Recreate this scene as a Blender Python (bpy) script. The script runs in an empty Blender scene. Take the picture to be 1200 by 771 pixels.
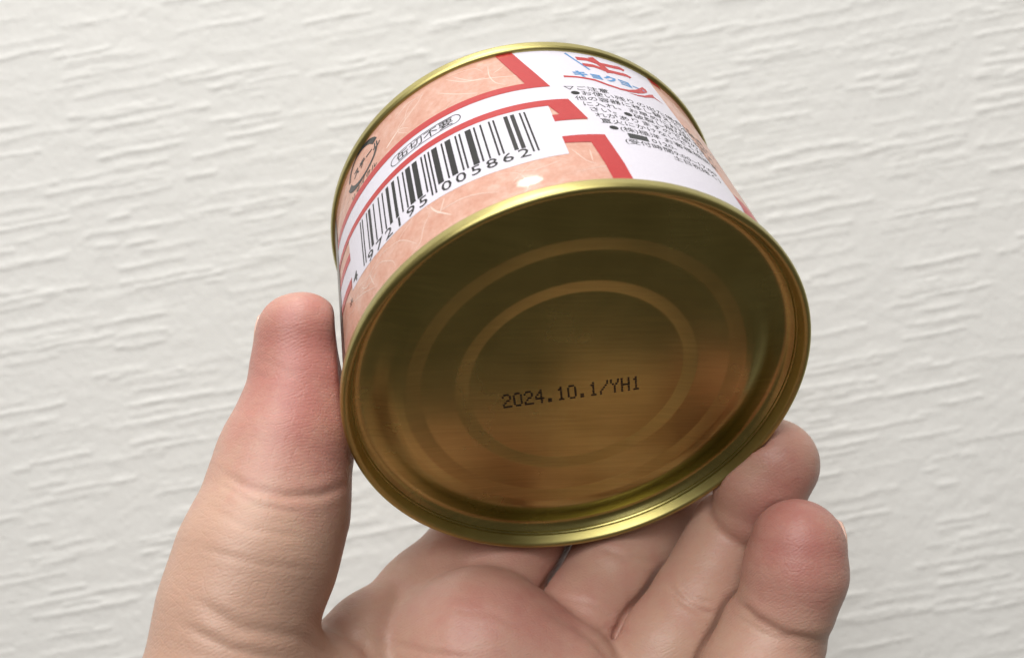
import bpy, bmesh, math, random
import numpy as np
from mathutils import Matrix, Vector

random.seed(7)
rng = np.random.default_rng(11)
sc = bpy.context.scene
COL = sc.collection

# ------------------------------------------------------------------ camera
# The photograph was taken with a rolled, slightly raised phone.  EYE takes the
# phone's own axes (x right, y up, z towards the viewer, in metres) to the world.
EYE = (Matrix.Translation((0, 0, 1.45)) @ Matrix.Rotation(math.radians(90), 4, 'X')
       @ Matrix.Rotation(math.radians(-10.5), 4, 'Z'))
cam_d = bpy.data.cameras.new('camera')
cam = bpy.data.objects.new('camera', cam_d)
COL.objects.link(cam)
cam.matrix_world = EYE
cam_d.sensor_width = 36
cam_d.lens = 36 * 1146.6 / 1200
cam_d.clip_start = 0.005
cam_d.clip_end = 50
cam_d.dof.use_dof = True
cam_d.dof.focus_distance = 0.163
cam_d.dof.aperture_fstop = 21
sc.camera = cam

# ------------------------------------------------------------------ light
world = bpy.data.worlds.new('World')
sc.world = world
world.use_nodes = True
bg = world.node_tree.nodes['Background']
bg.inputs['Color'].default_value = (0.55, 0.46, 0.34, 1)
bg.inputs['Strength'].default_value = 0.17


def area(name, pos, aim, shape, sx, sy, power, colour):
    ld = bpy.data.lights.new(name, 'AREA')
    ld.shape = shape
    ld.size = sx
    if shape in {'RECTANGLE', 'ELLIPSE'}:
        ld.size_y = sy
    ld.energy = power
    ld.color = colour
    o = bpy.data.objects.new(name, ld)
    COL.objects.link(o)
    p = EYE @ Vector(pos)
    a = EYE @ Vector(aim)
    o.location = p
    o.rotation_euler = (a - p).to_track_quat('-Z', 'Y').to_euler()
    return o


# the round ceiling lamp overhead, its wide pale ceiling, and the lit room behind the viewer
area('ceiling_lamp', (-0.24, 1.14, -0.17), (0, 0, -0.17), 'DISK', 0.26, 0, 5.0, (1, 0.97, 0.91))
area('ceiling_bounce', (-0.30, 1.15, 0.60), (0, 0, -0.22), 'DISK', 1.4, 0, 22.0, (1, 0.985, 0.96))
area('room_bounce', (-0.45, 0.78, 1.45), (0, 0, -0.22), 'DISK', 1.0, 0, 11.0, (1, 0.985, 0.96))

sc.view_settings.view_transform = 'Standard'
sc.view_settings.look = 'None'
sc.view_settings.exposure = 0
sc.view_settings.gamma = 1
sc.view_settings.use_curve_mapping = False
sc.cycles.max_bounces = 8
sc.cycles.glossy_bounces = 5

# ------------------------------------------------------------------ materials


def mat(name, colour=(0.8, 0.8, 0.8), rough=0.5, metal=0.0, spec=0.5, coat=0.0, coat_rough=0.08):
    m = bpy.data.materials.new(name)
    m.use_nodes = True
    b = m.node_tree.nodes['Principled BSDF']
    b.inputs['Base Color'].default_value = (*colour, 1)
    b.inputs['Roughness'].default_value = rough
    b.inputs['Metallic'].default_value = metal
    b.inputs['Specular IOR Level'].default_value = spec
    b.inputs['Coat Weight'].default_value = coat
    b.inputs['Coat Roughness'].default_value = coat_rough
    return m


def nd(m, kind, **kw):
    n = m.node_tree.nodes.new(kind)
    for k, v in kw.items():
        if k in n.inputs.keys():
            n.inputs[k].default_value = v
        else:
            setattr(n, k, v)
    return n


def ln(m, a, b):
    m.node_tree.links.new(a, b)


def ramp(m, stops):
    r = m.node_tree.nodes.new('ShaderNodeValToRGB')
    e = r.color_ramp.elements
    while len(e) < len(stops):
        e.new(0.5)
    for k, (p, c) in enumerate(stops):
        e[k].position = p
        e[k].color = (*c, 1) if len(c) == 3 else c
    return r


def bsdf(m):
    return m.node_tree.nodes['Principled BSDF']


def gold_material(name, rough, brushed):
    m = mat(name, (0.50, 0.41, 0.145), rough, 1.0)
    tc = nd(m, 'ShaderNodeTexCoord')
    mp = nd(m, 'ShaderNodeMapping')
    mp.inputs['Rotation'].default_value = (0, 0, math.radians(14))
    mp.inputs['Scale'].default_value = (120, 3500, 400)
    n = nd(m, 'ShaderNodeTexNoise', Scale=1.0, Detail=3.0)
    ln(m, tc.outputs['Object'], mp.inputs['Vector'])
    ln(m, mp.outputs['Vector'], n.inputs['Vector'])
    n2 = nd(m, 'ShaderNodeTexNoise', Scale=90.0, Detail=4.0)
    ln(m, tc.outputs['Object'], n2.inputs['Vector'])
    r = ramp(m, [(0.3, (0.43, 0.375, 0.14)), (0.7, (0.51, 0.455, 0.18))])
    ln(m, n2.outputs['Fac'], r.inputs['Fac'])
    mx = nd(m, 'ShaderNodeMix', data_type='RGBA', blend_type='MULTIPLY')
    mx.inputs['Factor'].default_value = 1.0
    r2 = ramp(m, [(0.25, (1 - 0.22 * brushed,) * 3), (0.75, (1, 1, 1))])
    ln(m, n.outputs['Fac'], r2.inputs['Fac'])
    ln(m, r.outputs['Color'], mx.inputs[6])
    ln(m, r2.outputs['Color'], mx.inputs[7])
    ln(m, mx.outputs[2], bsdf(m).inputs['Base Color'])
    rr = nd(m, 'ShaderNodeMapRange')
    rr.inputs['To Min'].default_value = rough * 0.8
    rr.inputs['To Max'].default_value = rough * 1.25
    ln(m, n2.outputs['Fac'], rr.inputs['Value'])
    ln(m, rr.outputs['Result'], bsdf(m).inputs['Roughness'])
    if brushed < 0.5:
        n3 = nd(m, 'ShaderNodeTexNoise', Scale=420.0, Detail=3.0)
        ln(m, tc.outputs['Object'], n3.inputs['Vector'])
        bp = nd(m, 'ShaderNodeBump', Strength=0.12, Distance=0.00008)
        ln(m, n3.outputs['Fac'], bp.inputs['Height'])
        ln(m, bp.outputs['Normal'], bsdf(m).inputs['Normal'])
    return m


M_LID = gold_material('gold_lacquer_lid', 0.25, 1.0)
M_RIM = gold_material('gold_lacquer_rim', 0.37, 0.35)


def print_material(name, colour, vary=0.05):
    """printing ink under a clear varnish on the tin"""
    m = mat(name, colour, 0.6, 0.0, 0.08, 0.5, 0.075)
    tc = nd(m, 'ShaderNodeTexCoord')
    n = nd(m, 'ShaderNodeTexNoise', Scale=2600.0, Detail=2.0)
    ln(m, tc.outputs['Object'], n.inputs['Vector'])
    r = ramp(m, [(0.3, tuple(c * (1 - vary) for c in colour)), (0.7, tuple(min(1, c * (1 + vary)) for c in colour))])
    ln(m, n.outputs['Fac'], r.inputs['Fac'])
    ln(m, r.outputs['Color'], bsdf(m).inputs['Base Color'])
    return m


def washi_material():
    m = mat('salmon_washi_print', (0.7, 0.38, 0.26), 0.6, 0.0, 0.08, 0.5, 0.075)
    tc = nd(m, 'ShaderNodeTexCoord')
    n = nd(m, 'ShaderNodeTexNoise', Scale=380.0, Detail=6.0, Roughness=0.75)
    ln(m, tc.outputs['Object'], n.inputs['Vector'])
    r = ramp(m, [(0.32, (0.535, 0.26, 0.19)), (0.5, (0.585, 0.33, 0.255)), (0.68, (0.64, 0.41, 0.34))])
    ln(m, n.outputs['Fac'], r.inputs['Fac'])
    n2 = nd(m, 'ShaderNodeTexNoise', Scale=1500.0, Detail=2.0)
    ln(m, tc.outputs['Object'], n2.inputs['Vector'])
    r2 = ramp(m, [(0.3, (0.93, 0.91, 0.90)), (0.7, (1, 1, 1))])
    ln(m, n2.outputs['Fac'], r2.inputs['Fac'])
    mx = nd(m, 'ShaderNodeMix', data_type='RGBA', blend_type='MULTIPLY')
    mx.inputs['Factor'].default_value = 1.0
    ln(m, r.outputs['Color'], mx.inputs[6])
    ln(m, r2.outputs['Color'], mx.inputs[7])
    ln(m, mx.outputs[2], bsdf(m).inputs['Base Color'])
    return m


M_WASHI = washi_material()
M_WHITE = print_material('white_print', (0.63, 0.61, 0.69), 0.02)
M_RED = print_material('red_print', (0.43, 0.032, 0.034), 0.05)
M_BLACK = print_material('black_print', (0.008, 0.008, 0.009), 0.05)
M_BLUE = print_material('blue_print', (0.08, 0.24, 0.50), 0.05)
M_FIBRE = print_material('pale_fibre_print', (0.70, 0.55, 0.48), 0.03)
M_GREY = print_material('dark_grey_print', (0.025, 0.028, 0.03), 0.05)
M_INK = mat('dark_brown_ink', (0.014, 0.006, 0.004), 0.6)

# ------------------------------------------------------------------ wall
WALL_D = 0.325                                        # metres in front of the lens


def build_wall():
    W, Hh = 0.72, 0.46                                 # finely modelled patch
    st = 0.00056
    xs = np.arange(-W / 2, W / 2, st)
    zs = np.arange(-Hh / 2, Hh / 2, st)
    nx, nz = len(xs), len(zs)
    h = np.zeros((nz, nx))
    X, Z = xs[None, :], zs[:, None]

    def smooth_noise(cx, cz, seed):
        r = np.random.default_rng(seed)
        gx, gz = int(W / cx) + 3, int(Hh / cz) + 3
        g = r.standard_normal((gz, gx))
        fx = (xs - xs[0]) / cx
        fz = (zs - zs[0]) / cz
        ix, iz = fx.astype(int), fz.astype(int)
        tx, tz = fx - ix, fz - iz
        tx = tx * tx * (3 - 2 * tx)
        tz = tz * tz * (3 - 2 * tz)
        a = g[iz][:, ix] * (1 - tx) + g[iz][:, ix + 1] * tx
        b = g[iz + 1][:, ix] * (1 - tx) + g[iz + 1][:, ix + 1] * tx
        return a * (1 - tz)[:, None] + b * tz[:, None]
    # scraped plaster look: long horizontal ridges in loose column blocks
    colw = 0.043
    for k in range(3800):
        col = int(rng.integers(-9, 9))
        x0 = col * colw + rng.normal(0, 0.006)
        z0 = rng.uniform(-Hh / 2, Hh / 2)
        L = rng.uniform(0.007, 0.034) * (1.35 if rng.random() < .25 else 1)
        amp = rng.uniform(0.00006, 0.00025)
        sg = rng.uniform(0.00048, 0.00092)
        x1 = x0 + L
        ia, ib = np.searchsorted(xs, [x0 - 0.003, x1 + 0.003])
        ja, jb = np.searchsorted(zs, [z0 - 0.006, z0 + 0.006])
        if ib <= ia or jb <= ja:
            continue
        xx, zz = xs[ia:ib][None, :], zs[ja:jb][:, None]
        env = np.clip((xx - x0) / 0.002, 0, 1) * np.clip((x1 - xx) / 0.002, 0, 1)
        wob = 0.0002 * np.sin(xx * rng.uniform(150, 420) + rng.uniform(0, 6)) + rng.normal(0, .004) * (xx - x0)
        d = (zz - z0 - wob) / sg
        prof = np.where(d < 0, np.exp(-(d / 0.62) ** 2), np.exp(-(d / 1.5) ** 2))
        wv = 0.85 + 0.15 * np.sin(xx * rng.uniform(300, 900) + rng.uniform(0, 6))
        h[ja:jb, ia:ib] = np.maximum(h[ja:jb, ia:ib], amp * env * prof * wv) + 0.25 * amp * env * prof * wv
    # fine threads in some blocks, lumps everywhere
    mask = np.clip(smooth_noise(0.045, 0.03, 3) * 0.8, 0, 1)
    thread = np.sin(Z * 2 * math.pi / 0.0021 + 0.6 * smooth_noise(0.012, 0.01, 5))
    h += 0.000030 * thread * mask
    h += 0.00003 * smooth_noise(0.0016, 0.0014, 8) + 0.00003 * smooth_noise(0.007, 0.003, 9)
    fade = np.clip((W / 2 - np.abs(X)) / 0.02, 0, 1) * np.clip((Hh / 2 - np.abs(Z)) / 0.02, 0, 1)
    h *= fade
    out = np.array([0.03, 0.12, 0.35, 0.8, 1.6])
    ax = np.concatenate([xs[0] - out[::-1], xs, xs[-1] + out])
    az = np.concatenate([zs[0] - out[::-1][1:], zs, zs[-1] + out])
    hh = np.zeros((len(az), len(ax)))
    hh[4:4 + nz, 5:5 + nx] = h
    co = np.empty((len(az), len(ax), 3))
    co[..., 0] = ax[None, :]
    co[..., 1] = -hh
    co[..., 2] = az[:, None]
    n, k = len(az), len(ax)
    idx = np.arange(n * k).reshape(n, k)
    q = np.stack([idx[:-1, :-1], idx[:-1, 1:], idx[1:, 1:], idx[1:, :-1]], -1).reshape(-1, 4)
    me = bpy.data.meshes.new('wall')
    me.vertices.add(n * k)
    me.vertices.foreach_set('co', co.astype(np.float32).ravel())
    me.loops.add(q.size)
    me.loops.foreach_set('vertex_index', q.astype(np.int32).ravel())
    me.polygons.add(len(q))
    me.polygons.foreach_set('loop_start', np.arange(0, q.size, 4, dtype=np.int32))
    me.polygons.foreach_set('use_smooth', np.ones(len(q), bool))
    me.update(calc_edges=True)
    m = mat('white_wallpaper', (0.80, 0.80, 0.785), 0.62, 0.0, 0.35)
    tc = nd(m, 'ShaderNodeTexCoord')
    n1 = nd(m, 'ShaderNodeTexNoise', Scale=9.0, Detail=4.0)
    ln(m, tc.outputs['Object'], n1.inputs['Vector'])
    r = ramp(m, [(0.3, (0.81, 0.81, 0.795)), (0.7, (0.84, 0.838, 0.82))])
    ln(m, n1.outputs['Fac'], r.inputs['Fac'])
    ln(m, r.outputs['Color'], bsdf(m).inputs['Base Color'])
    n2 = nd(m, 'ShaderNodeTexNoise', Scale=900.0, Detail=3.0)
    ln(m, tc.outputs['Object'], n2.inputs['Vector'])
    b = nd(m, 'ShaderNodeBump', Strength=0.4, Distance=0.0003)
    ln(m, n2.outputs['Fac'], b.inputs['Height'])
    ln(m, b.outputs['Normal'], bsdf(m).inputs['Normal'])
    me.materials.append(m)
    o = bpy.data.objects.new('wall', me)
    COL.objects.link(o)
    o.location = (0, WALL_D, 1.45 + 0)
    o['kind'] = 'structure'
    o['label'] = 'white textured wallpaper with horizontal raised ridges behind the hand'
    o['category'] = 'wall'
    return o


build_wall()

# ------------------------------------------------------------------ can
MM = 0.001
CAN_C = Vector((11.338, -10.532, -157.616)) * MM       # centre of the bottom rim plane, eye axes
CAN_AX = Vector((-0.17057, 0.62297, -0.76342)).normalized()
CAN_U = Vector((0, 1, 0)).cross(CAN_AX).normalized()
CAN_V = CAN_AX.cross(CAN_U)
CAN_M = EYE @ (Matrix.Translation(CAN_C) @ Matrix((CAN_U, CAN_V, CAN_AX)).transposed().to_4x4())
R_RIM, R_BODY, H_CAN = 38.5, 37.6, 50.0


def body_r(z):
    """the wall of the can necks in a little next to both seams"""
    def sm(t):
        t = min(1, max(0, t))
        return t * t * (3 - 2 * t)
    return R_BODY - 0.36 * sm((8.8 - z) / 5.0) + 0.05 * sm((z - 43.5) / 3)


can = bpy.data.objects.new('food_can', None)
can.empty_display_size = 0.02
COL.objects.link(can)
can.matrix_world = CAN_M
can['label'] = 'small gold tin can with a salmon pink printed label, held bottom outwards'
can['category'] = 'can'


def link(name, me, m, parent, smooth=True):
    o = bpy.data.objects.new(name, me)
    COL.objects.link(o)
    if m is not None:
        me.materials.append(m)
    if parent is not None:
        o.parent = parent
    if smooth:
        me.polygons.foreach_set('use_smooth', np.ones(len(me.polygons), bool))
    return o


def lathe(name, prof, m, parent, seg=192, closed=False):
    """revolve (radius, z) pairs in mm about the can's axis"""
    bm = bmesh.new()
    rings = []
    for r, z in prof:
        if r < 1e-6:
            rings.append([bm.verts.new((0, 0, z * MM))])
        else:
            rings.append([bm.verts.new((r * MM * math.cos(2 * math.pi * k / seg), r * MM * math.sin(2 * math.pi * k / seg), z * MM)) for k in range(seg)])
    n = len(rings)
    for i in range(n if closed else n - 1):
        a, b = rings[i], rings[(i + 1) % n]
        for k in range(seg):
            k2 = (k + 1) % seg
            if len(a) == 1:
                bm.faces.new((a[0], b[k2], b[k]))
            elif len(b) == 1:
                bm.faces.new((a[k], a[k2], b[0]))
            else:
                bm.faces.new((a[k], a[k2], b[k2], b[k]))
    bmesh.ops.recalc_face_normals(bm, faces=bm.faces)
    me = bpy.data.meshes.new(name)
    bm.to_mesh(me)
    bm.free()
    return link(name, me, m, parent)


def fillet(pts, rad, n=5):
    """round the corners of an open polyline; rad gives one radius per point"""
    out = [pts[0]]
    for i in range(1, len(pts) - 1):
        p, a, b = np.array(pts[i]), np.array(pts[i - 1]), np.array(pts[i + 1])
        r = rad[i]
        if r <= 0:
            out.append(tuple(p))
            continue
        da, db = a - p, b - p
        la, lb = np.linalg.norm(da), np.linalg.norm(db)
        t = min(r, la * .48, lb * .48)
        A, B = p + da / la * t, p + db / lb * t
        for k in range(n + 1):
            s = k / n
            out.append(tuple((1 - s) ** 2 * A + 2 * s * (1 - s) * p + s * s * B))
    out.append(pts[-1])
    return out


# side wall (the print is on it), seams and the two ends
zz = np.linspace(1.6, H_CAN - 1.6, 44)
lathe('body', [(body_r(z), z) for z in zz], M_WASHI, can, 256)


def seam(name, flip):
    pts = [(36.5, 2.5), (38.05, 2.66), (38.45, 2.2), (38.5, 0.75), (38.3, 0.15), (37.8, -0.02), (37.3, 0.3), (36.75, 1.9), (36.95, 2.3)]
    p = fillet(pts, [0, .4, .5, .8, .5, .5, .6, .25, 0], 5)
    if flip:
        p = [(r, H_CAN - z) for r, z in p]
    return lathe(name, p, M_RIM, can, 256)


seam('rim', False)
seam('rim', True)
end = [(37.0, 2.1), (36.92, 2.35), (35.75, 3.85), (33.6, 3.78), (30.9, 3.02), (29.9, 2.84), (28.4, 2.82), (25.7, 3.24), (20.3, 3.3), (17.9, 3.62), (9.0, 3.62), (0, 3.62)]
end_r = [0, .15, 1.1, 1.0, .8, .4, .3, .3, .25, .25, 0, 0]
lid = lathe('lid', fillet(end, end_r, 6), M_LID, can, 256)
lathe('lid', [(r, H_CAN - z) for r, z in fillet(end, end_r, 4)], M_LID, can, 128)

# ---- printed label: (s, z) in mm, s runs round the can, z up from the bottom rim
def warp(s, z):
    return z + (3.0 * ((22 - s) / 20) ** 2 if s < 22 else 0)


def on_can(s, z, lift):
    z = min(max(z, 1.8), H_CAN - 1.8)
    r = body_r(z) + lift
    a = s / 37.35
    return (r * MM * math.cos(a), r * MM * math.sin(a), z * MM)


def wrap(bm, name, m, lift, parent, step=1.2, tz=2.0, w=True):
    """cut a flat print into narrow strips and lay it on the can's wall"""
    if step:
        s0 = min(v.co.x for v in bm.verts)
        s1 = max(v.co.x for v in bm.verts)
        for k in range(math.floor(s0 / step) + 1, math.ceil(s1 / step)):
            bmesh.ops.bisect_plane(bm, geom=bm.verts[:] + bm.edges[:] + bm.faces[:], plane_co=(k * step, 0, 0), plane_no=(1, 0, 0), dist=1e-5)
        z0 = min(v.co.y for v in bm.verts)
        z1 = max(v.co.y for v in bm.verts)
        for k in range(math.floor(z0 / tz) + 1, math.ceil(z1 / tz)):
            bmesh.ops.bisect_plane(bm, geom=bm.verts[:] + bm.edges[:] + bm.faces[:], plane_co=(0, k * tz, 0), plane_no=(0, 1, 0), dist=1e-5)
    for v in bm.verts:
        s, z = v.co.x, v.co.y
        v.co = on_can(s, warp(s, z) if w else z, lift)
    bmesh.ops.triangulate(bm, faces=bm.faces)
    for f in bm.faces:
        c = f.calc_center_median()
        f.normal_update()
        if f.normal.x * c.x + f.normal.y * c.y < 0:
            f.normal_flip()
    me = bpy.data.meshes.new(name)
    bm.to_mesh(me)
    bm.free()
    return link(name, me, m, parent)


def polys(plist):
    bm = bmesh.new()
    for p in plist:
        f = bm.faces.new([bm.verts.new((s, z, 0)) for s, z in p])
        f.normal_update()
        bmesh.ops.triangulate(bm, faces=[f])
    return bm


def band(path, wid):
    """a stroke of given width along a path; returns quads"""
    out = []
    P = [np.array(p, float) for p in path]
    ns = []
    for i in range(len(P)):
        d = P[min(i + 1, len(P) - 1)] - P[max(i - 1, 0)]
        d /= np.linalg.norm(d)
        ns.append(np.array([-d[1], d[0]]))
    for i in range(len(P) - 1):
        w0 = wid[i] if isinstance(wid, (list, tuple)) else wid
        w1 = wid[i + 1] if isinstance(wid, (list, tuple)) else wid
        out.append([tuple(P[i] - ns[i] * w0 / 2), tuple(P[i + 1] - ns[i + 1] * w1 / 2), tuple(P[i + 1] + ns[i + 1] * w1 / 2), tuple(P[i] + ns[i] * w0 / 2)])
    return out


def text_bm(items):
    """flat lettering: items are (text, s, z, size, x-stretch, shear, bold, align)"""
    bm = bmesh.new()
    for t, s, z, size, stretch, shear, bold, align in items:
        cu = bpy.data.curves.new('lettering', 'FONT')
        cu.body = t
        cu.size = size
        cu.resolution_u = 2
        cu.align_x = align
        cu.offset = bold
        cu.fill_mode = 'FRONT'
        ob = bpy.data.objects.new('lettering', cu)
        COL.objects.link(ob)
        me = bpy.data.meshes.new_from_object(ob.evaluated_get(bpy.context.evaluated_depsgraph_get()))
        bpy.data.objects.remove(ob)
        bpy.data.curves.remove(cu)
        n0 = len(bm.verts)
        bm.from_mesh(me)
        bm.verts.ensure_lookup_table()
        for v in bm.verts[n0:]:
            x, y = v.co.x * stretch + v.co.y * shear, v.co.y
            v.co = (s + x, z + y, 0)
        bpy.data.meshes.remove(me)
    return bm


BOX_BL, BOX_BR = (10.0, 13.0), (52.4, 11.2)
white = [
    [(-16, 33.4), (-16, 28.6), (30, 28.6), (56.0, 28.55), (54.2, 33.3), (30, 33.7)],
    [(49.7, 49.0), (54.0, 33.4), (55.9, 28.6), (57.6, 21.4), (52.4, 21.3), (52.4, 16.4), (59.0, 16.6), (60.3, 2.0), (82.0, 2.0), (81.0, 11.5), (75.8, 49.0)],
    [(10.0, 27.1), BOX_BL, (30, 12.2), (44, 11.0), BOX_BR, (52.4, 26.7), (30, 27.1)],
    [(-16, 21.4), (-16, 16.4), (10.1, 16.4), (10.1, 21.4)],
]
for p in white:
    wrap(polys([p]), 'white_panel', M_WHITE, 0.03, can)
red = [
    [(46.8, 49.2), (50.25, 35.35), (30, 35.75), (-16, 35.75), (-16, 33.4), (30, 33.75), (54.1, 33.35), (49.7, 49.2)],
    [(-16, 28.75), (30, 28.8), (56.0, 28.6), (57.7, 21.75), (52.35, 21.3), (52.35, 23.45), (53.55, 23.45), (52.4, 26.6), (30, 27.05), (-16, 27.0)],
    [(52.45, 16.45), (59.05, 16.7), (60.4, 2.0), (57.4, 2.0), (56.35, 14.2), (52.45, 14.4)],
    [(-16, 23.5), (-16, 21.3), (10.1, 21.3), (10.1, 23.5)],
    [(-16, 16.5), (-16, 14.4), (9.6, 14.4), (10.1, 16.5)],
    [(75.8, 49.0), (78.4, 49.0), (79.2, 46.0), (76.8, 46.0)],
    [(81.0, 11.5), (85.4, 11.5), (86.4, 2.0), (82.0, 2.0)],
]
for p in red:
    wrap(polys([p]), 'red_border', M_RED, 0.06, can)

# the welded side seam, a bare dark strip where the print stops
M_SEAM = mat('bare_seam_metal', (0.22, 0.19, 0.17), 0.35, 0.85)
wrap(polys([[(-2.2, 1.8), (2.4, 1.8), (2.4, 48.2), (-2.2, 48.2)]]), 'side_seam', M_SEAM, 0.09, can, w=False)

# pale plant fibres printed over the salmon ground
fib = []


def fibre(pts, w):
    P = [np.array(p, float) for p in pts]
    path = []
    for i in range(len(P) - 1):
        p0, p1, p2, p3 = P[max(i - 1, 0)], P[i], P[i + 1], P[min(i + 2, len(P) - 1)]
        for k in range(8):
            t = k / 8
            path.append(0.5 * (2 * p1 + (p2 - p0) * t + (2 * p0 - 5 * p1 + 4 * p2 - p3) * t * t + (3 * p1 - p0 - 3 * p2 + p3) * t ** 3))
    path.append(P[-1])
    n = len(path)
    fib.extend(band(path, [1.5 * w * (0.35 + 0.65 * math.sin(math.pi * k / (n - 1))) for k in range(n)]))


for pts, w in [
    ([(38, 45.5), (41, 42), (45, 40.2), (50, 38.5)], 0.16), ([(39.5, 45), (42, 41.6), (44.5, 40.9)], 0.13),
    ([(45.5, 44.5), (45.2, 41), (45.8, 38), (47.3, 36.4)], 0.12), ([(36, 42.5), (39, 39), (42.5, 36.3)], 0.13),
    ([(33.5, 45.5), (31.5, 43), (26, 38.7), (24.2, 37.6), (25.2, 38.4), (27.5, 39.5), (29.3, 37.8)], 0.15),
    ([(27, 44), (30, 45.6), (33, 45)], 0.10), ([(46, 41.5), (48, 43.2)], 0.10), ([(49, 39.5), (50.4, 36.5)], 0.10),
    ([(30.5, 11.3), (31.4, 9), (33.4, 6.4)], 0.20), ([(33, 11.2), (31.8, 8.2)], 0.11), ([(31, 8.6), (36, 8.4), (41, 6.2)], 0.10),
    ([(13.5, 9.8), (15, 8.2), (18.2, 8.2)], 0.12), ([(16.2, 10), (17, 6.5)], 0.11), ([(10, 10), (13, 8.5), (17, 6)], 0.10),
    ([(53, 12.5), (54.4, 9), (55.6, 8)], 0.10), ([(55.6, 12), (55.3, 8.6)], 0.09), ([(20, 11), (24, 9.5), (27, 5.5)], 0.08),
    ([(44, 9.8), (47, 8.6), (51, 9.8)], 0.08), ([(80, 44), (83, 36), (86, 30)], 0.12), ([(90, 14), (94, 20), (96, 30)], 0.12),
    ([(4, 42), (8, 40), (11, 44)], 0.12), ([(-8, 44), (-3, 40), (2, 39)], 0.14), ([(-6, 10), (0, 6), (6, 9)], 0.12),
]:
    fibre(pts, w)
frng = np.random.default_rng(23)
for _ in range(70):
    q = np.array([frng.uniform(-14, 100), frng.uniform(2, 48)])
    a, bend = frng.uniform(0, 6.28), frng.normal(0, 0.35)
    path = [tuple(q)]
    for _k in range(5):
        q = q + frng.uniform(1.2, 2.6) * np.array([math.cos(a), math.sin(a)])
        a += bend + frng.normal(0, 0.25)
        path.append((q[0], min(max(q[1], 1.8), 48.3)))
    fibre(path, frng.uniform(0.04, 0.08))
wrap(polys(fib), 'label_fibre', M_FIBRE, 0.015, can, step=0)['kind'] = 'stuff'

# bar code, its number, and the pill with four characters
code = '4972195005862'
Lc = ['0001101', '0011001', '0010011', '0111101', '0100011', '0110001', '0101111', '0111011', '0110111', '0001011']
Gc = ['0100111', '0110011', '0011011', '0100001', '0011101', '0111001', '0000101', '0010001', '0001001', '0010111']
par = ['LLLLLL', 'LLGLGG', 'LLGGLG', 'LLGGGL', 'LGLLGG', 'LGGLLG', 'LGGGLL', 'LGLGLG', 'LGLGGL', 'LGGLGL'][int(code[0])]
bits = '101' + ''.join((Lc if p == 'L' else Gc)[int(d)] for p, d in zip(par, code[1:7])) + '01010' + ''.join(''.join('1' if b == '0' else '0' for b in Lc[int(d)]) for d in code[7:]) + '101'
S0, S1 = 14.75, 48.55
mod = (S1 - S0) / 95
bars = []
k = 0
while k < 95:
    if bits[k] == '1':
        j = k
        while j < 95 and bits[j] == '1':
            j += 1
        a, b = S0 + k * mod + 0.02, S0 + j * mod - 0.02
        guard = k < 3 or k > 91 or 45 <= k < 50
        t = (a - S0) / (S1 - S0)
        zt = 26.3 - 0.5 * t
        zb = (13.9 - 0.5 * t) if guard else (15.7 - 0.7 * t)
        bars.append([(a, zb), (b, zb), (b, zt), (a, zt)])
        k = j
    else:
        k += 1
wrap(polys(bars), 'barcode', M_BLACK, 0.06, can)
items = []
for i, d in enumerate(code[1:7]):
    items.append((d, S0 + (3 + 7 * i + 3.5) * mod, 12.95 - 0.35 * i / 12, 3.45, 1.14, 0, 0.02, 'CENTER'))
for i, d in enumerate(code[7:]):
    items.append((d, S0 + (50 + 7 * i + 3.5) * mod, 12.7 - 0.35 * i / 12, 3.45, 1.14, 0, 0.02, 'CENTER'))
items.append(('4', 11.6, 13.6, 3.5, 1.1, 0, 0.02, 'CENTER'))
items.append(('*', 9.0, 9.2, 3.6, 1.1, 0, 0.0, 'CENTER'))
wrap(text_bm(items), 'barcode_number', M_BLACK, 0.06, can)

ov = []
for k in range(41):
    a = 2 * math.pi * k / 40
    ca, sa = math.cos(a), math.sin(a)
    ov.append((31.65 + (5.75 if ca >= 0 else -5.75) + 1.25 * ca, 31.15 + 1.32 * sa))
wrap(polys(band(ov, 0.17)), 'pill_outline', M_BLACK, 0.06, can)
wrap(text_bm([('缶切不要', 31.65, 30.28, 2.45, 1.18, 0, 0.012, 'CENTER')]), 'pill_lettering', M_BLACK, 0.06, can)

# recycling mark
ring = []
for a0, a1 in ((172, 20), (-8, -168)):
    arc = [(17.15 + 4.75 * math.cos(math.radians(a)), 42.5 + 4.5 * math.sin(math.radians(a))) for a in np.linspace(a0, a1, 30)]
    ring += band(arc, [0.62 + 0.85 * max(0, (t - .45) / .55) ** 0.7 for t in np.linspace(0, 1, 30)])
wrap(polys(ring), 'recycling_mark', M_GREY, 0.06, can, w=False)
wrap(text_bm([('スチール', 18.6, 41.65, 2.25, 0.98, 0, 0.07, 'CENTER'), ('リサイクル', 17.1, 36.15, 1.6, 1.1, 0, 0.02, 'CENTER')]), 'recycling_lettering', M_GREY, 0.06, can, w=False)

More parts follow.
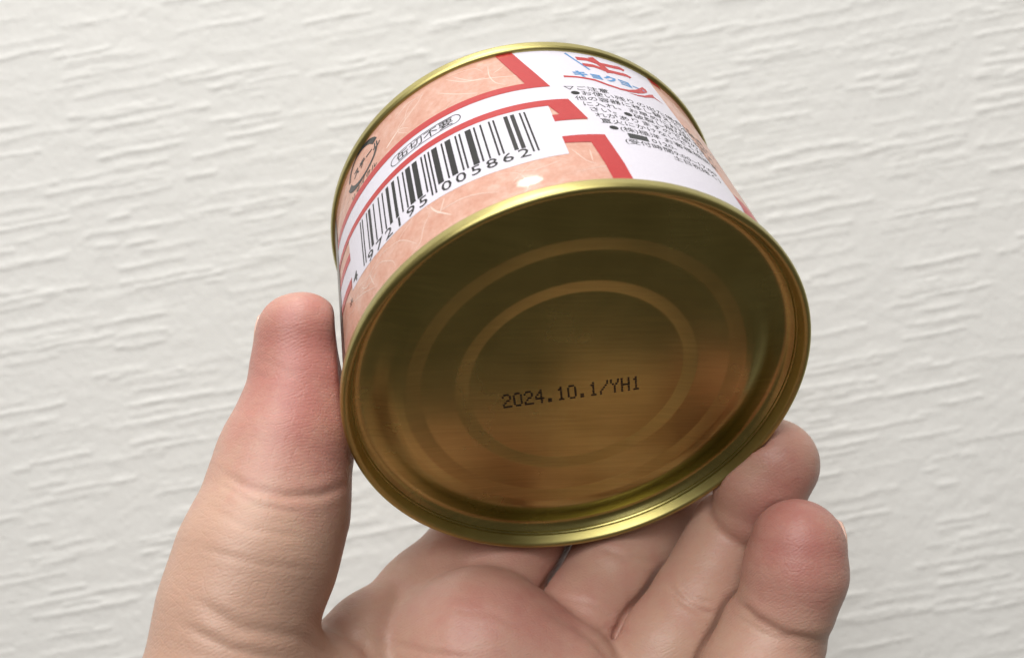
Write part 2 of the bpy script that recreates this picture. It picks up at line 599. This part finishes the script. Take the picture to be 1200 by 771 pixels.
# maker's mark: pole, striped flag, blue kana, red hull line
sway = [(61.0, 44.9), (63.0, 45.1), (65.2, 44.3), (67.4, 44.6), (69.5, 45.2), (70.2, 44.8)]
logo = band(sway, 1.25)
logo += band([(p[0] + 0.7, p[1] - 2.35) for p in sway], 1.25)
logo += band([(63.9, 46.3), (65.3, 44.0), (66.4, 41.2)], 1.35)
logo += band([(57.1, 37.0), (59.5, 37.0), (62.4, 36.6), (64.5, 35.55), (66.7, 35.1)], [0.7, 0.6, 0.75, 0.75, 0.7])
logo += [[(66.5, 35.35), (68.5, 35.95), (70.3, 37.3), (71.6, 38.9), (72.6, 40.3), (73.2, 39.9), (73.2, 38.7), (72.0, 37.2), (70.4, 35.9), (68.5, 35.0), (66.6, 34.75)]]
logo += [[(68.0, 34.5), (70.0, 35.05), (71.8, 36.2), (73.4, 38.0), (74.4, 38.9), (74.45, 38.0), (76.2, 36.9), (74.2, 37.35), (73.2, 36.6), (71.6, 35.3), (69.8, 34.5)]]
wrap(polys(logo), 'maker_flag', M_RED, 0.06, can)
wrap(polys(band([(59.35, 46.6), (62.5, 40.7)], 0.42)), 'flag_pole', M_BLUE, 0.06, can)
wrap(text_bm([('キョクヨー', 59.1, 37.55, 2.45, 1.12, -0.18, 0.13, 'LEFT')]), 'maker_lettering', M_BLUE, 0.06, can, step=0)

# the small-print notice
rows = ['▽ご注意', '●お使い残りの出た場合は、', '他の容器に移し替えて冷蔵庫', 'に入れ、お早めにお召し上がりくだ', 'さい。●破裂のおそ', 'れがありますので缶のまま', '直火にかけないでください。',
        '●(株)極洋 お客様相談室', None, '(受付時間9:00~17:00']
rows[4] = 'さい。●破裂し飛び散る恐'
start = [(56.1, 32.0), (56.8, 30.2), (57.2, 28.3), (57.9, 26.35), (58.5, 24.5), (59.1, 22.6), (59.5, 20.7), (60.3, 18.6), None, (61.8, 14.6)]
note = [(t, st[0], st[1], 1.72, 1.13, 0, 0.0, 'LEFT') for t, st in zip(rows, start) if t]
note += [('0120-', 66.9, 16.55, 1.8, 1.1, 0, 0.0, 'LEFT'), ('土日祝除く)', 69.4, 12.75, 1.65, 1.1, 0, 0.0, 'LEFT')]
wrap(text_bm(note), 'notice_lettering', M_BLACK, 0.06, can, step=0)
wrap(polys([[(63.0, 16.35), (66.3, 16.35), (66.3, 18.0), (63.0, 18.0)]]), 'telephone_mark', M_GREY, 0.06, can)

# ---- ink-jet date on the bottom, laid out dot by dot on a 5 x 7 grid
GLYPH = {'2': ['01110', '10001', '00001', '00110', '01000', '10000', '11111'], '0': ['01110', '10001', '10001', '10001', '10001', '10001', '01110'],
         '4': ['00010', '00110', '01010', '10010', '11111', '00010', '00010'], '1': ['00100', '01100', '00100', '00100', '00100', '00100', '01110'],
         '.': ['00000', '00000', '00000', '00000', '00000', '01100', '01100'], '/': ['00001', '00001', '00010', '00100', '01000', '10000', '10000'],
         'Y': ['10001', '10001', '01010', '00100', '00100', '00100', '00100'], 'H': ['10001', '10001', '10001', '11111', '10001', '10001', '10001']}


def lid_point(px, py):
    """a direction of sight, met with the plane of the lid's centre panel (can axes, mm)"""
    d = Vector(((px - 600) / 1146.6, -(py - 385.5) / 1146.6, -1)) / MM
    p0 = CAN_C / MM + CAN_AX * 3.62
    q = d * (p0.dot(CAN_AX) / d.dot(CAN_AX)) - p0
    return np.array([q.dot(CAN_U), q.dot(CAN_V)])


A = np.array(lid_point(590.2, 478.6))
B = np.array(lid_point(750.5, 455.8))
Cc = np.array(lid_point(587.6, 462.6))
ex, ey = (B - A) / (12 + 5 / 6.2), (Cc - A)
bm = bmesh.new()
for ci, ch in enumerate('2024.10.1/YH1'):
    for ri, row in enumerate(GLYPH[ch]):
        for xi, on in enumerate(row):
            if on == '1':
                p = A + ex * (ci + (xi + 0.5) / 6.2) + ey * ((6.5 - ri) / 7) + rng.normal(0, 0.012, 2)
                ring_v = []
                rx, ry = 0.205 * rng.uniform(.9, 1.1), 0.185 * rng.uniform(.9, 1.1)
                for q in range(10):
                    a = 2 * math.pi * q / 10
                    ring_v.append(bm.verts.new(((p[0] + rx * math.cos(a)) * MM, (p[1] + ry * math.sin(a)) * MM, 3.58 * MM)))
                bm.faces.new(ring_v)
me = bpy.data.meshes.new('date_code')
bm.to_mesh(me)
bm.free()
link('date_code', me, M_INK, lid, False)

# ------------------------------------------------------------------ hand
# Everything below is laid out as bones in eye axes: (sight x, sight y, depth mm, radius in sight units)


def bone(px, py, D, rp):
    return (np.array([(px - 600) / 1146.6 * D, -(py - 385.5) / 1146.6 * D, -D]), rp * D / 1146.6)


LO, HI, STEP = np.array([-84., -98., -232.]), np.array([84., 12., -118.]), 0.5
GS = [np.arange(LO[i], HI[i], STEP) for i in range(3)]
F = np.full([len(g) for g in GS], 30.0, np.float32)


def box(lo, hi):
    return tuple(slice(*np.searchsorted(GS[i], [lo[i], hi[i]])) for i in range(3))


def pts(sl):
    return (GS[0][sl[0]][:, None, None], GS[1][sl[1]][None, :, None], GS[2][sl[2]][None, None, :])


def seg_dist(sl, a, b):
    X, Y, Z = pts(sl)
    d = b - a
    L2 = max(d @ d, 1e-9)
    t = np.clip(((X - a[0]) * d[0] + (Y - a[1]) * d[1] + (Z - a[2]) * d[2]) / L2, 0, 1)
    return np.sqrt((X - a[0] - t * d[0]) ** 2 + (Y - a[1] - t * d[1]) ** 2 + (Z - a[2] - t * d[2]) ** 2), t


def smin(a, b, k):
    h = np.clip(0.5 + 0.5 * (b - a) / k, 0, 1)
    return b * (1 - h) + a * h - k * h * (1 - h)


def new_field():
    return np.full(F.shape, 30.0, np.float32)


def cone(G, A, B, k):
    (a, ra), (b, rb) = A, B
    m = max(ra, rb) + k + 3
    sl = box(np.minimum(a, b) - m, np.maximum(a, b) + m)
    d, t = seg_dist(sl, a, b)
    G[sl] = smin(G[sl], (d - (ra + (rb - ra) * t)).astype(np.float32), k)


def chain(G, js, k=2.0):
    for i in range(len(js) - 1):
        cone(G, bone(*js[i]), bone(*js[i + 1]), k)


# thumb
T_ = new_field()
chain(T_, [(345, 388, 166, 39), (358, 385, 166, 39)], 2.0)
chain(T_, [(350, 391, 166, 43), (349, 425, 166, 48), (352, 455, 165, 55), (344, 505, 163, 67), (332, 545, 161, 75), (322, 600, 158, 83), (301, 655, 154, 90), (279, 715, 151, 88), (270, 790, 149, 103)], 3.0)
# index
I_ = new_field()
chain(I_, [(520, 780, 177, 62), (582, 674, 188, 58), (640, 590, 200, 56), (680, 520, 212, 52)], 2.0)
# middle
Mi = new_field()
chain(Mi, [(622, 815, 178, 60), (682, 726, 183, 56), (718, 670, 190, 55), (770, 597, 202, 58), (800, 530, 208, 48)], 2.0)
# ring
Ri = new_field()
chain(Ri, [(735, 850, 172, 66), (780, 762, 176, 58), (815, 706, 180, 53)], 2.0)
chain(Ri, [(818, 700, 180, 52), (856, 622, 186, 47)], 1.2)
chain(Ri, [(878, 600, 181, 44), (890, 570, 180, 53), (906, 543, 179, 53)], 1.0)
# little
Li = new_field()
chain(Li, [(850, 900, 160, 72), (886, 800, 165, 66), (905, 745, 168, 62)], 2.0)
chain(Li, [(922, 706, 166, 57), (932, 668, 166, 59), (935, 640, 166, 55)], 1.2)
# palm
Pa = new_field()
chain(Pa, [(512, 778, 174, 92), (560, 778, 172, 108), (640, 820, 171, 100)], 3.0)
Pb = new_field()
chain(Pb, [(300, 850, 158, 122), (420, 900, 166, 115), (560, 905, 174, 112), (720, 930, 172, 104)], 6.0)
chain(Pb, [(560, 930, 182, 122), (800, 960, 176, 96)], 6.0)
chain(Pb, [(382, 796, 164, 50), (432, 748, 171, 48), (494, 694, 181, 45), (560, 632, 191, 50)], 4.0)
chain(Pb, [(305, 820, 152, 85), (405, 850, 160, 68)], 6.0)
# wrist and heel below the picture
Pb2 = new_field()
cone(Pb2, (np.array([-20., -82., -170.]), 22.0), (np.array([-14., -130., -178.]), 22.0), 4)

def carve(G, a, b, w):
    """a narrow valley where two soft forms press together"""
    return -smin(-G, (np.sqrt(a * a + b * b) - w), 0.35)


F = smin(F, T_, 0.5)
F = smin(F, Pb, 4.0)
F = smin(F, Pb2, 6.0)
Fi = carve(smin(I_, Mi, 0.4), I_, Mi, 0.75)
Fi = carve(smin(Fi, Ri, 0.4), Mi, Ri, 0.8)
Fi = carve(smin(Fi, Li, 0.4), Ri, Li, 0.85)
both = smin(F, Fi, 1.6)
F = smin(both, Pa, 1.7)

# the soft skin gives way to the tin
X, Y, Z = pts((slice(None),) * 3)
cx, cy, cz = (CAN_C / MM)
ux = (X - cx) * CAN_AX.x + (Y - cy) * CAN_AX.y + (Z - cz) * CAN_AX.z
rr = np.sqrt(np.maximum((X - cx) ** 2 + (Y - cy) ** 2 + (Z - cz) ** 2 - ux ** 2, 0))
dc = np.maximum(rr - (R_RIM + 0.12), np.maximum(-ux - 0.1, ux - H_CAN - 0.2)).astype(np.float32)
F = -smin(-F, dc, 0.8)


def surface_nets(G):
    s = G < 0
    n = np.array(G.shape)
    c = np.zeros(n - 1, np.int8)
    for dx in (0, 1):
        for dy in (0, 1):
            for dz in (0, 1):
                c += s[dx:n[0] - 1 + dx, dy:n[1] - 1 + dy, dz:n[2] - 1 + dz]
    act = (c > 0) & (c < 8)
    ii = np.argwhere(act)
    vid = -np.ones(n - 1, np.int64)
    vid[act] = np.arange(len(ii))
    acc = np.zeros((len(ii), 3))
    cnt = np.zeros(len(ii))
    cor = [(a, b, d) for a in (0, 1) for b in (0, 1) for d in (0, 1)]
    for p in cor:
        for ax in range(3):
            if p[ax] == 0:
                q = list(p)
                q[ax] = 1
                g0 = G[ii[:, 0] + p[0], ii[:, 1] + p[1], ii[:, 2] + p[2]]
                g1 = G[ii[:, 0] + q[0], ii[:, 1] + q[1], ii[:, 2] + q[2]]
                cr = (g0 < 0) != (g1 < 0)
                t = np.where(cr, g0 / np.where(cr, g0 - g1, 1), 0)
                pos = np.array(p)[None, :] + t[:, None] * (np.array(q) - np.array(p))[None, :]
                acc += pos * cr[:, None]
                cnt += cr
    V = ii + acc / cnt[:, None]
    quads = []
    for ax in range(3):
        a1, a2 = (ax + 1) % 3, (ax + 2) % 3
        sl0, sl1 = [slice(None)] * 3, [slice(None)] * 3
        sl0[ax], sl1[ax] = slice(0, -1), slice(1, None)
        e = s[tuple(sl0)] != s[tuple(sl1)]
        idx = np.argwhere(e)
        ok = (idx[:, a1] > 0) & (idx[:, a2] > 0) & (idx[:, a1] < n[a1] - 1) & (idx[:, a2] < n[a2] - 1)
        idx = idx[ok]
        inside = s[idx[:, 0], idx[:, 1], idx[:, 2]]

        def at(o1, o2):
            j = idx.copy()
            j[:, a1] += o1
            j[:, a2] += o2
            return vid[j[:, 0], j[:, 1], j[:, 2]]
        q = np.stack([at(-1, -1), at(0, -1), at(0, 0), at(-1, 0)], 1)
        q[~inside] = q[~inside][:, ::-1]
        quads.append(q)
    return V, np.concatenate(quads)


V, Q = surface_nets(F)
V = LO + V * STEP
# ease the lattice out of the surface
e = np.concatenate([Q[:, [0, 1]], Q[:, [1, 2]], Q[:, [2, 3]], Q[:, [3, 0]]])
for _ in range(3):
    S = np.zeros_like(V)
    N = np.zeros(len(V))
    for c in range(3):
        S[:, c] = np.bincount(e[:, 0], V[e[:, 1], c], len(V)) + np.bincount(e[:, 1], V[e[:, 0], c], len(V))
    N = np.bincount(e[:, 0], minlength=len(V)) + np.bincount(e[:, 1], minlength=len(V))
    V = V * 0.5 + 0.5 * S / np.maximum(N, 1)[:, None]

tri = np.cross(V[Q[:, 2]] - V[Q[:, 0]], V[Q[:, 3]] - V[Q[:, 1]])
NRM = np.zeros_like(V)
for c in range(3):
    for k in range(4):
        NRM[:, c] += np.bincount(Q[:, k], tri[:, c], len(V))
NRM /= np.linalg.norm(NRM, axis=1)[:, None] + 1e-9


def fold(path, depth, width, swell=0.35):
    """a skin fold pressed into the side of the hand that faces the lens; path in sight units, depth and width in mm"""
    global V
    sx = 600 + 1146.6 * V[:, 0] / -V[:, 2]
    sy = 385.5 - 1146.6 * V[:, 1] / -V[:, 2]
    face = np.clip((NRM * -V).sum(1) / np.linalg.norm(V, axis=1) * 2.5, 0, 1)
    P = np.array(path, float)
    best = np.full(len(V), 1e9)
    end = np.ones(len(V))
    tot = len(P) - 1
    for i in range(tot):
        d = P[i + 1] - P[i]
        t = np.clip(((sx - P[i, 0]) * d[0] + (sy - P[i, 1]) * d[1]) / (d @ d), 0, 1)
        q = np.hypot(sx - P[i, 0] - t * d[0], sy - P[i, 1] - t * d[1])
        u = (i + t) / tot
        m = q < best
        best[m] = q[m]
        end[m] = np.minimum(1, np.minimum(u, 1 - u)[m] * 5 + 0.15)
    w = width * 1146.6 / -V[:, 2]
    g = np.exp(-(best / w) ** 2) - swell * np.exp(-((best - 2.4 * w) / (1.3 * w)) ** 2)
    V = V - NRM * (depth * g * end * face)[:, None]


for path, d, w in [
    ([(258, 552), (285, 570), (330, 582), (375, 580), (412, 566)], 0.38, 0.65), ([(250, 562), (300, 592), (350, 600)], 0.22, 0.5),
    ([(240, 590), (290, 620), (360, 630)], 0.12, 0.5), ([(230, 640), (300, 660), (380, 668)], 0.12, 0.5), ([(300, 420), (340, 436)], 0.08, 0.5),
    ([(368, 730), (395, 738), (425, 755), (440, 775)], 0.75, 0.9), ([(470, 735), (520, 712), (580, 720), (640, 752)], 0.10, 0.5), ([(430, 745), (500, 765), (560, 772)], 0.28, 0.6), ([(500, 690), (545, 700), (600, 728)], 0.08, 0.45), ([(688, 742), (712, 736), (745, 742)], 0.22, 0.5), ([(660, 700), (690, 706), (722, 722)], 0.2, 0.5), ([(225, 700), (280, 735), (350, 745), (400, 775)], 0.35, 0.8), ([(210, 730), (270, 760), (330, 772)], 0.25, 0.6),
    ([(866, 706), (885, 724), (920, 744), (970, 752)], 0.5, 0.6), ([(864, 722), (895, 742), (930, 756)], 0.25, 0.45),
    ([(784, 686), (800, 704), (820, 716), (838, 720)], 0.45, 0.5), ([(795, 684), (812, 700), (836, 708)], 0.3, 0.4),
    ([(640, 716), (672, 730), (700, 752), (716, 772)], 0.5, 0.8), ([(700, 640), (728, 650), (770, 660)], 0.3, 0.6),
    ([(468, 668), (466, 700), (450, 745)], 0.5, 1.6),
]:
    fold(path, 0.62 * d, w)

HAND_O = np.array([-14., -62., -160.])
me = bpy.data.meshes.new('hand')
me.vertices.add(len(V))
me.vertices.foreach_set('co', ((V - HAND_O) * MM).astype(np.float32).ravel())
me.loops.add(Q.size)
me.loops.foreach_set('vertex_index', Q.astype(np.int32).ravel())
me.polygons.add(len(Q))
me.polygons.foreach_set('loop_start', np.arange(0, Q.size, 4, dtype=np.int32))
me.update(calc_edges=True)
# where the blood shows through the skin: finger pads, mound under the fingers, knuckle folds
flush = np.zeros(len(V))
for (px, py, D, rp), g in [((350, 385, 160, 105), 0.75), ((372, 500, 155, 105), 0.75), ((905, 560, 170, 95), 0.6), ((940, 650, 158, 90), 0.75), ((560, 700, 160, 110), 0.55), ((650, 720, 168, 70), 0.45), ((730, 690, 176, 80), 0.3), ((600, 660, 186, 80), 0.4), ((290, 640, 145, 80), -0.2), ((250, 740, 140, 100), -0.3), ((404, 470, 156, 34), -0.55), ((880, 560, 172, 26), -0.3)]:
    c, r = bone(px, py, D, rp)
    flush += g * np.exp(-((V - c) ** 2).sum(1) / (r * r))
at = me.attributes.new('flush', 'FLOAT', 'POINT')
at.data.foreach_set('value', flush.astype(np.float32))


def skin_material():
    m = mat('skin', (0.55, 0.33, 0.24), 0.47, 0.0, 0.42)
    b = bsdf(m)
    b.inputs['Subsurface Weight'].default_value = 0.22
    b.inputs['Subsurface Radius'].default_value = (1.0, 0.35, 0.18)
    b.inputs['Subsurface Scale'].default_value = 0.0022
    a = nd(m, 'ShaderNodeAttribute', attribute_name='flush')
    tc = nd(m, 'ShaderNodeTexCoord')
    n = nd(m, 'ShaderNodeTexNoise', Scale=190.0, Detail=6.0, Roughness=0.7)
    ln(m, tc.outputs['Object'], n.inputs['Vector'])
    ad = nd(m, 'ShaderNodeMath', operation='MULTIPLY_ADD')
    ln(m, n.outputs['Fac'], ad.inputs[0])
    ad.inputs[1].default_value = 1.15
    sb = nd(m, 'ShaderNodeMath', operation='SUBTRACT')
    ln(m, a.outputs['Fac'], sb.inputs[0])
    sb.inputs[1].default_value = 0.57
    ln(m, sb.outputs[0], ad.inputs[2])
    r = ramp(m, [(0.0, (0.515, 0.325, 0.246)), (0.45, (0.50, 0.272, 0.217)), (1.0, (0.445, 0.182, 0.155))])
    ln(m, ad.outputs[0], r.inputs['Fac'])
    ln(m, r.outputs['Color'], b.inputs['Base Color'])
    # pores, and fine crossing skin lines
    v = nd(m, 'ShaderNodeTexVoronoi', Scale=1500.0, feature='DISTANCE_TO_EDGE')
    ln(m, tc.outputs['Object'], v.inputs['Vector'])
    mp = nd(m, 'ShaderNodeMapping')
    mp.inputs['Scale'].default_value = (350, 900, 500)
    mp.inputs['Rotation'].default_value = (0.3, 0.2, 0.5)
    ln(m, tc.outputs['Object'], mp.inputs['Vector'])
    w = nd(m, 'ShaderNodeTexNoise', Scale=1.0, Detail=4.0, Roughness=0.6)
    ln(m, mp.outputs['Vector'], w.inputs['Vector'])
    b1 = nd(m, 'ShaderNodeBump', Strength=0.35, Distance=0.00012)
    ln(m, v.outputs['Distance'], b1.inputs['Height'])
    # a net of fine crossing lines, drawn out across the skin
    ml = nd(m, 'ShaderNodeMapping')
    ml.inputs['Rotation'].default_value = (0.2, 0.4, -0.45)
    ml.inputs['Scale'].default_value = (300, 620, 430)
    wob = nd(m, 'ShaderNodeTexNoise', Scale=120.0, Detail=2.0)
    ln(m, tc.outputs['Object'], wob.inputs['Vector'])
    va = nd(m, 'ShaderNodeVectorMath', operation='MULTIPLY_ADD')
    ln(m, wob.outputs['Color'], va.inputs[0])
    va.inputs[1].default_value = (0.004, 0.004, 0.004)
    ln(m, tc.outputs['Object'], va.inputs[2])
    ln(m, va.outputs[0], ml.inputs['Vector'])
    vl = nd(m, 'ShaderNodeTexVoronoi', Scale=1.0, feature='DISTANCE_TO_EDGE')
    ln(m, ml.outputs['Vector'], vl.inputs['Vector'])
    rl = ramp(m, [(0.0, (0, 0, 0)), (0.07, (1, 1, 1))])
    ln(m, vl.outputs['Distance'], rl.inputs['Fac'])
    b4 = nd(m, 'ShaderNodeBump', Strength=0.17, Distance=0.00010)
    ln(m, rl.outputs['Color'], b4.inputs['Height'])
    ln(m, b1.outputs['Normal'], b4.inputs['Normal'])
    b2 = nd(m, 'ShaderNodeBump', Strength=0.45, Distance=0.0002)
    ln(m, w.outputs['Fac'], b2.inputs['Height'])
    wv = nd(m, 'ShaderNodeTexWave', Scale=640.0, Distortion=14.0, Detail=2.0)
    wv.inputs['Detail Scale'].default_value = 0.25
    mw = nd(m, 'ShaderNodeMapping')
    mw.inputs['Rotation'].default_value = (0.5, 0.3, 1.1)
    ln(m, tc.outputs['Object'], mw.inputs['Vector'])
    ln(m, mw.outputs['Vector'], wv.inputs['Vector'])
    b3 = nd(m, 'ShaderNodeBump', Strength=0.13, Distance=0.00008)
    ln(m, wv.outputs['Fac'], b3.inputs['Height'])
    ln(m, b4.outputs['Normal'], b3.inputs['Normal'])
    ln(m, b3.outputs['Normal'], b2.inputs['Normal'])
    rg = nd(m, 'ShaderNodeMapRange')
    rg.inputs['To Min'].default_value = 0.32
    rg.inputs['To Max'].default_value = 0.54
    ln(m, w.outputs['Fac'], rg.inputs['Value'])
    ln(m, rg.outputs['Result'], b.inputs['Roughness'])
    ln(m, b2.outputs['Normal'], b.inputs['Normal'])
    return m


hand = link('hand', me, skin_material(), None)
hand.matrix_world = EYE @ Matrix.Translation(Vector(HAND_O) * MM)
hand['label'] = 'bare left hand gripping the tin can between thumb and fingers'
hand['category'] = 'hand'

M_NAIL = mat('fingernail', (0.66, 0.44, 0.36), 0.28, 0, 0.5)
bsdf(M_NAIL).inputs['Subsurface Weight'].default_value = 0.15
bsdf(M_NAIL).inputs['Subsurface Scale'].default_value = 0.001


def nail(centre, along, out, rad, length, half_ang, thick=0.5):
    """a curved plate over the back of a fingertip"""
    al = np.array(along, float)
    al /= np.linalg.norm(al)
    ou = np.array(out, float)
    ou -= (ou @ al) * al
    ou /= np.linalg.norm(ou)
    sd = np.cross(al, ou)
    bm = bmesh.new()
    nu, nv = 12, 10
    lay = []
    for t in (0, thick):
        g = []
        for i in range(nv + 1):
            y = i / nv
            row = []
            for j in range(nu + 1):
                q = (j / nu * 2 - 1)
                wid = half_ang * (1 - 0.25 * max(0, y - .7) / .3 * abs(q))
                a = q * wid
                yy = length * (y - 0.5) - (0.9 * q * q if y > .5 else -0.9 * q * q) * (abs(y - .5) * 2)
                p = centre + al * yy + (ou * math.cos(a) + sd * math.sin(a)) * (rad + t - 0.5 * y * y)
                row.append(bm.verts.new((p - HAND_O) * MM))
            g.append(row)
        lay.append(g)
    for i in range(nv):
        for j in range(nu):
            bm.faces.new((lay[1][i][j], lay[1][i][j + 1], lay[1][i + 1][j + 1], lay[1][i + 1][j]))
            bm.faces.new((lay[0][i][j], lay[0][i + 1][j], lay[0][i + 1][j + 1], lay[0][i][j + 1]))
    for i in range(nv):
        for j in (0, nu):
            bm.faces.new((lay[0][i][j], lay[1][i][j], lay[1][i + 1][j], lay[0][i + 1][j]))
    for j in range(nu):
        for i in (0, nv):
            bm.faces.new((lay[0][i][j], lay[0][i][j + 1], lay[1][i][j + 1], lay[1][i][j]))
    bmesh.ops.recalc_face_normals(bm, faces=bm.faces)
    me = bpy.data.meshes.new('fingernail')
    bm.to_mesh(me)
    bm.free()
    return link('fingernail', me, M_NAIL, hand)


b0, r0 = bone(350, 398, 166, 47)
nail(b0, (0.0, 1, -0.05), (-0.80, 0.05, -0.60), r0 + 0.25, 9.5, 0.85)
b0, r0 = bone(935, 632, 166, 55)
nail(b0, (0.10, 1, -0.25), (0.70, 0.3, -0.64), r0 - 0.15, 9.0, 0.8)
b0, r0 = bone(906, 540, 179, 53)
nail(b0, (0.35, 1, -0.15), (0.55, 0.1, -0.85), r0 - 0.1, 9.0, 0.8)
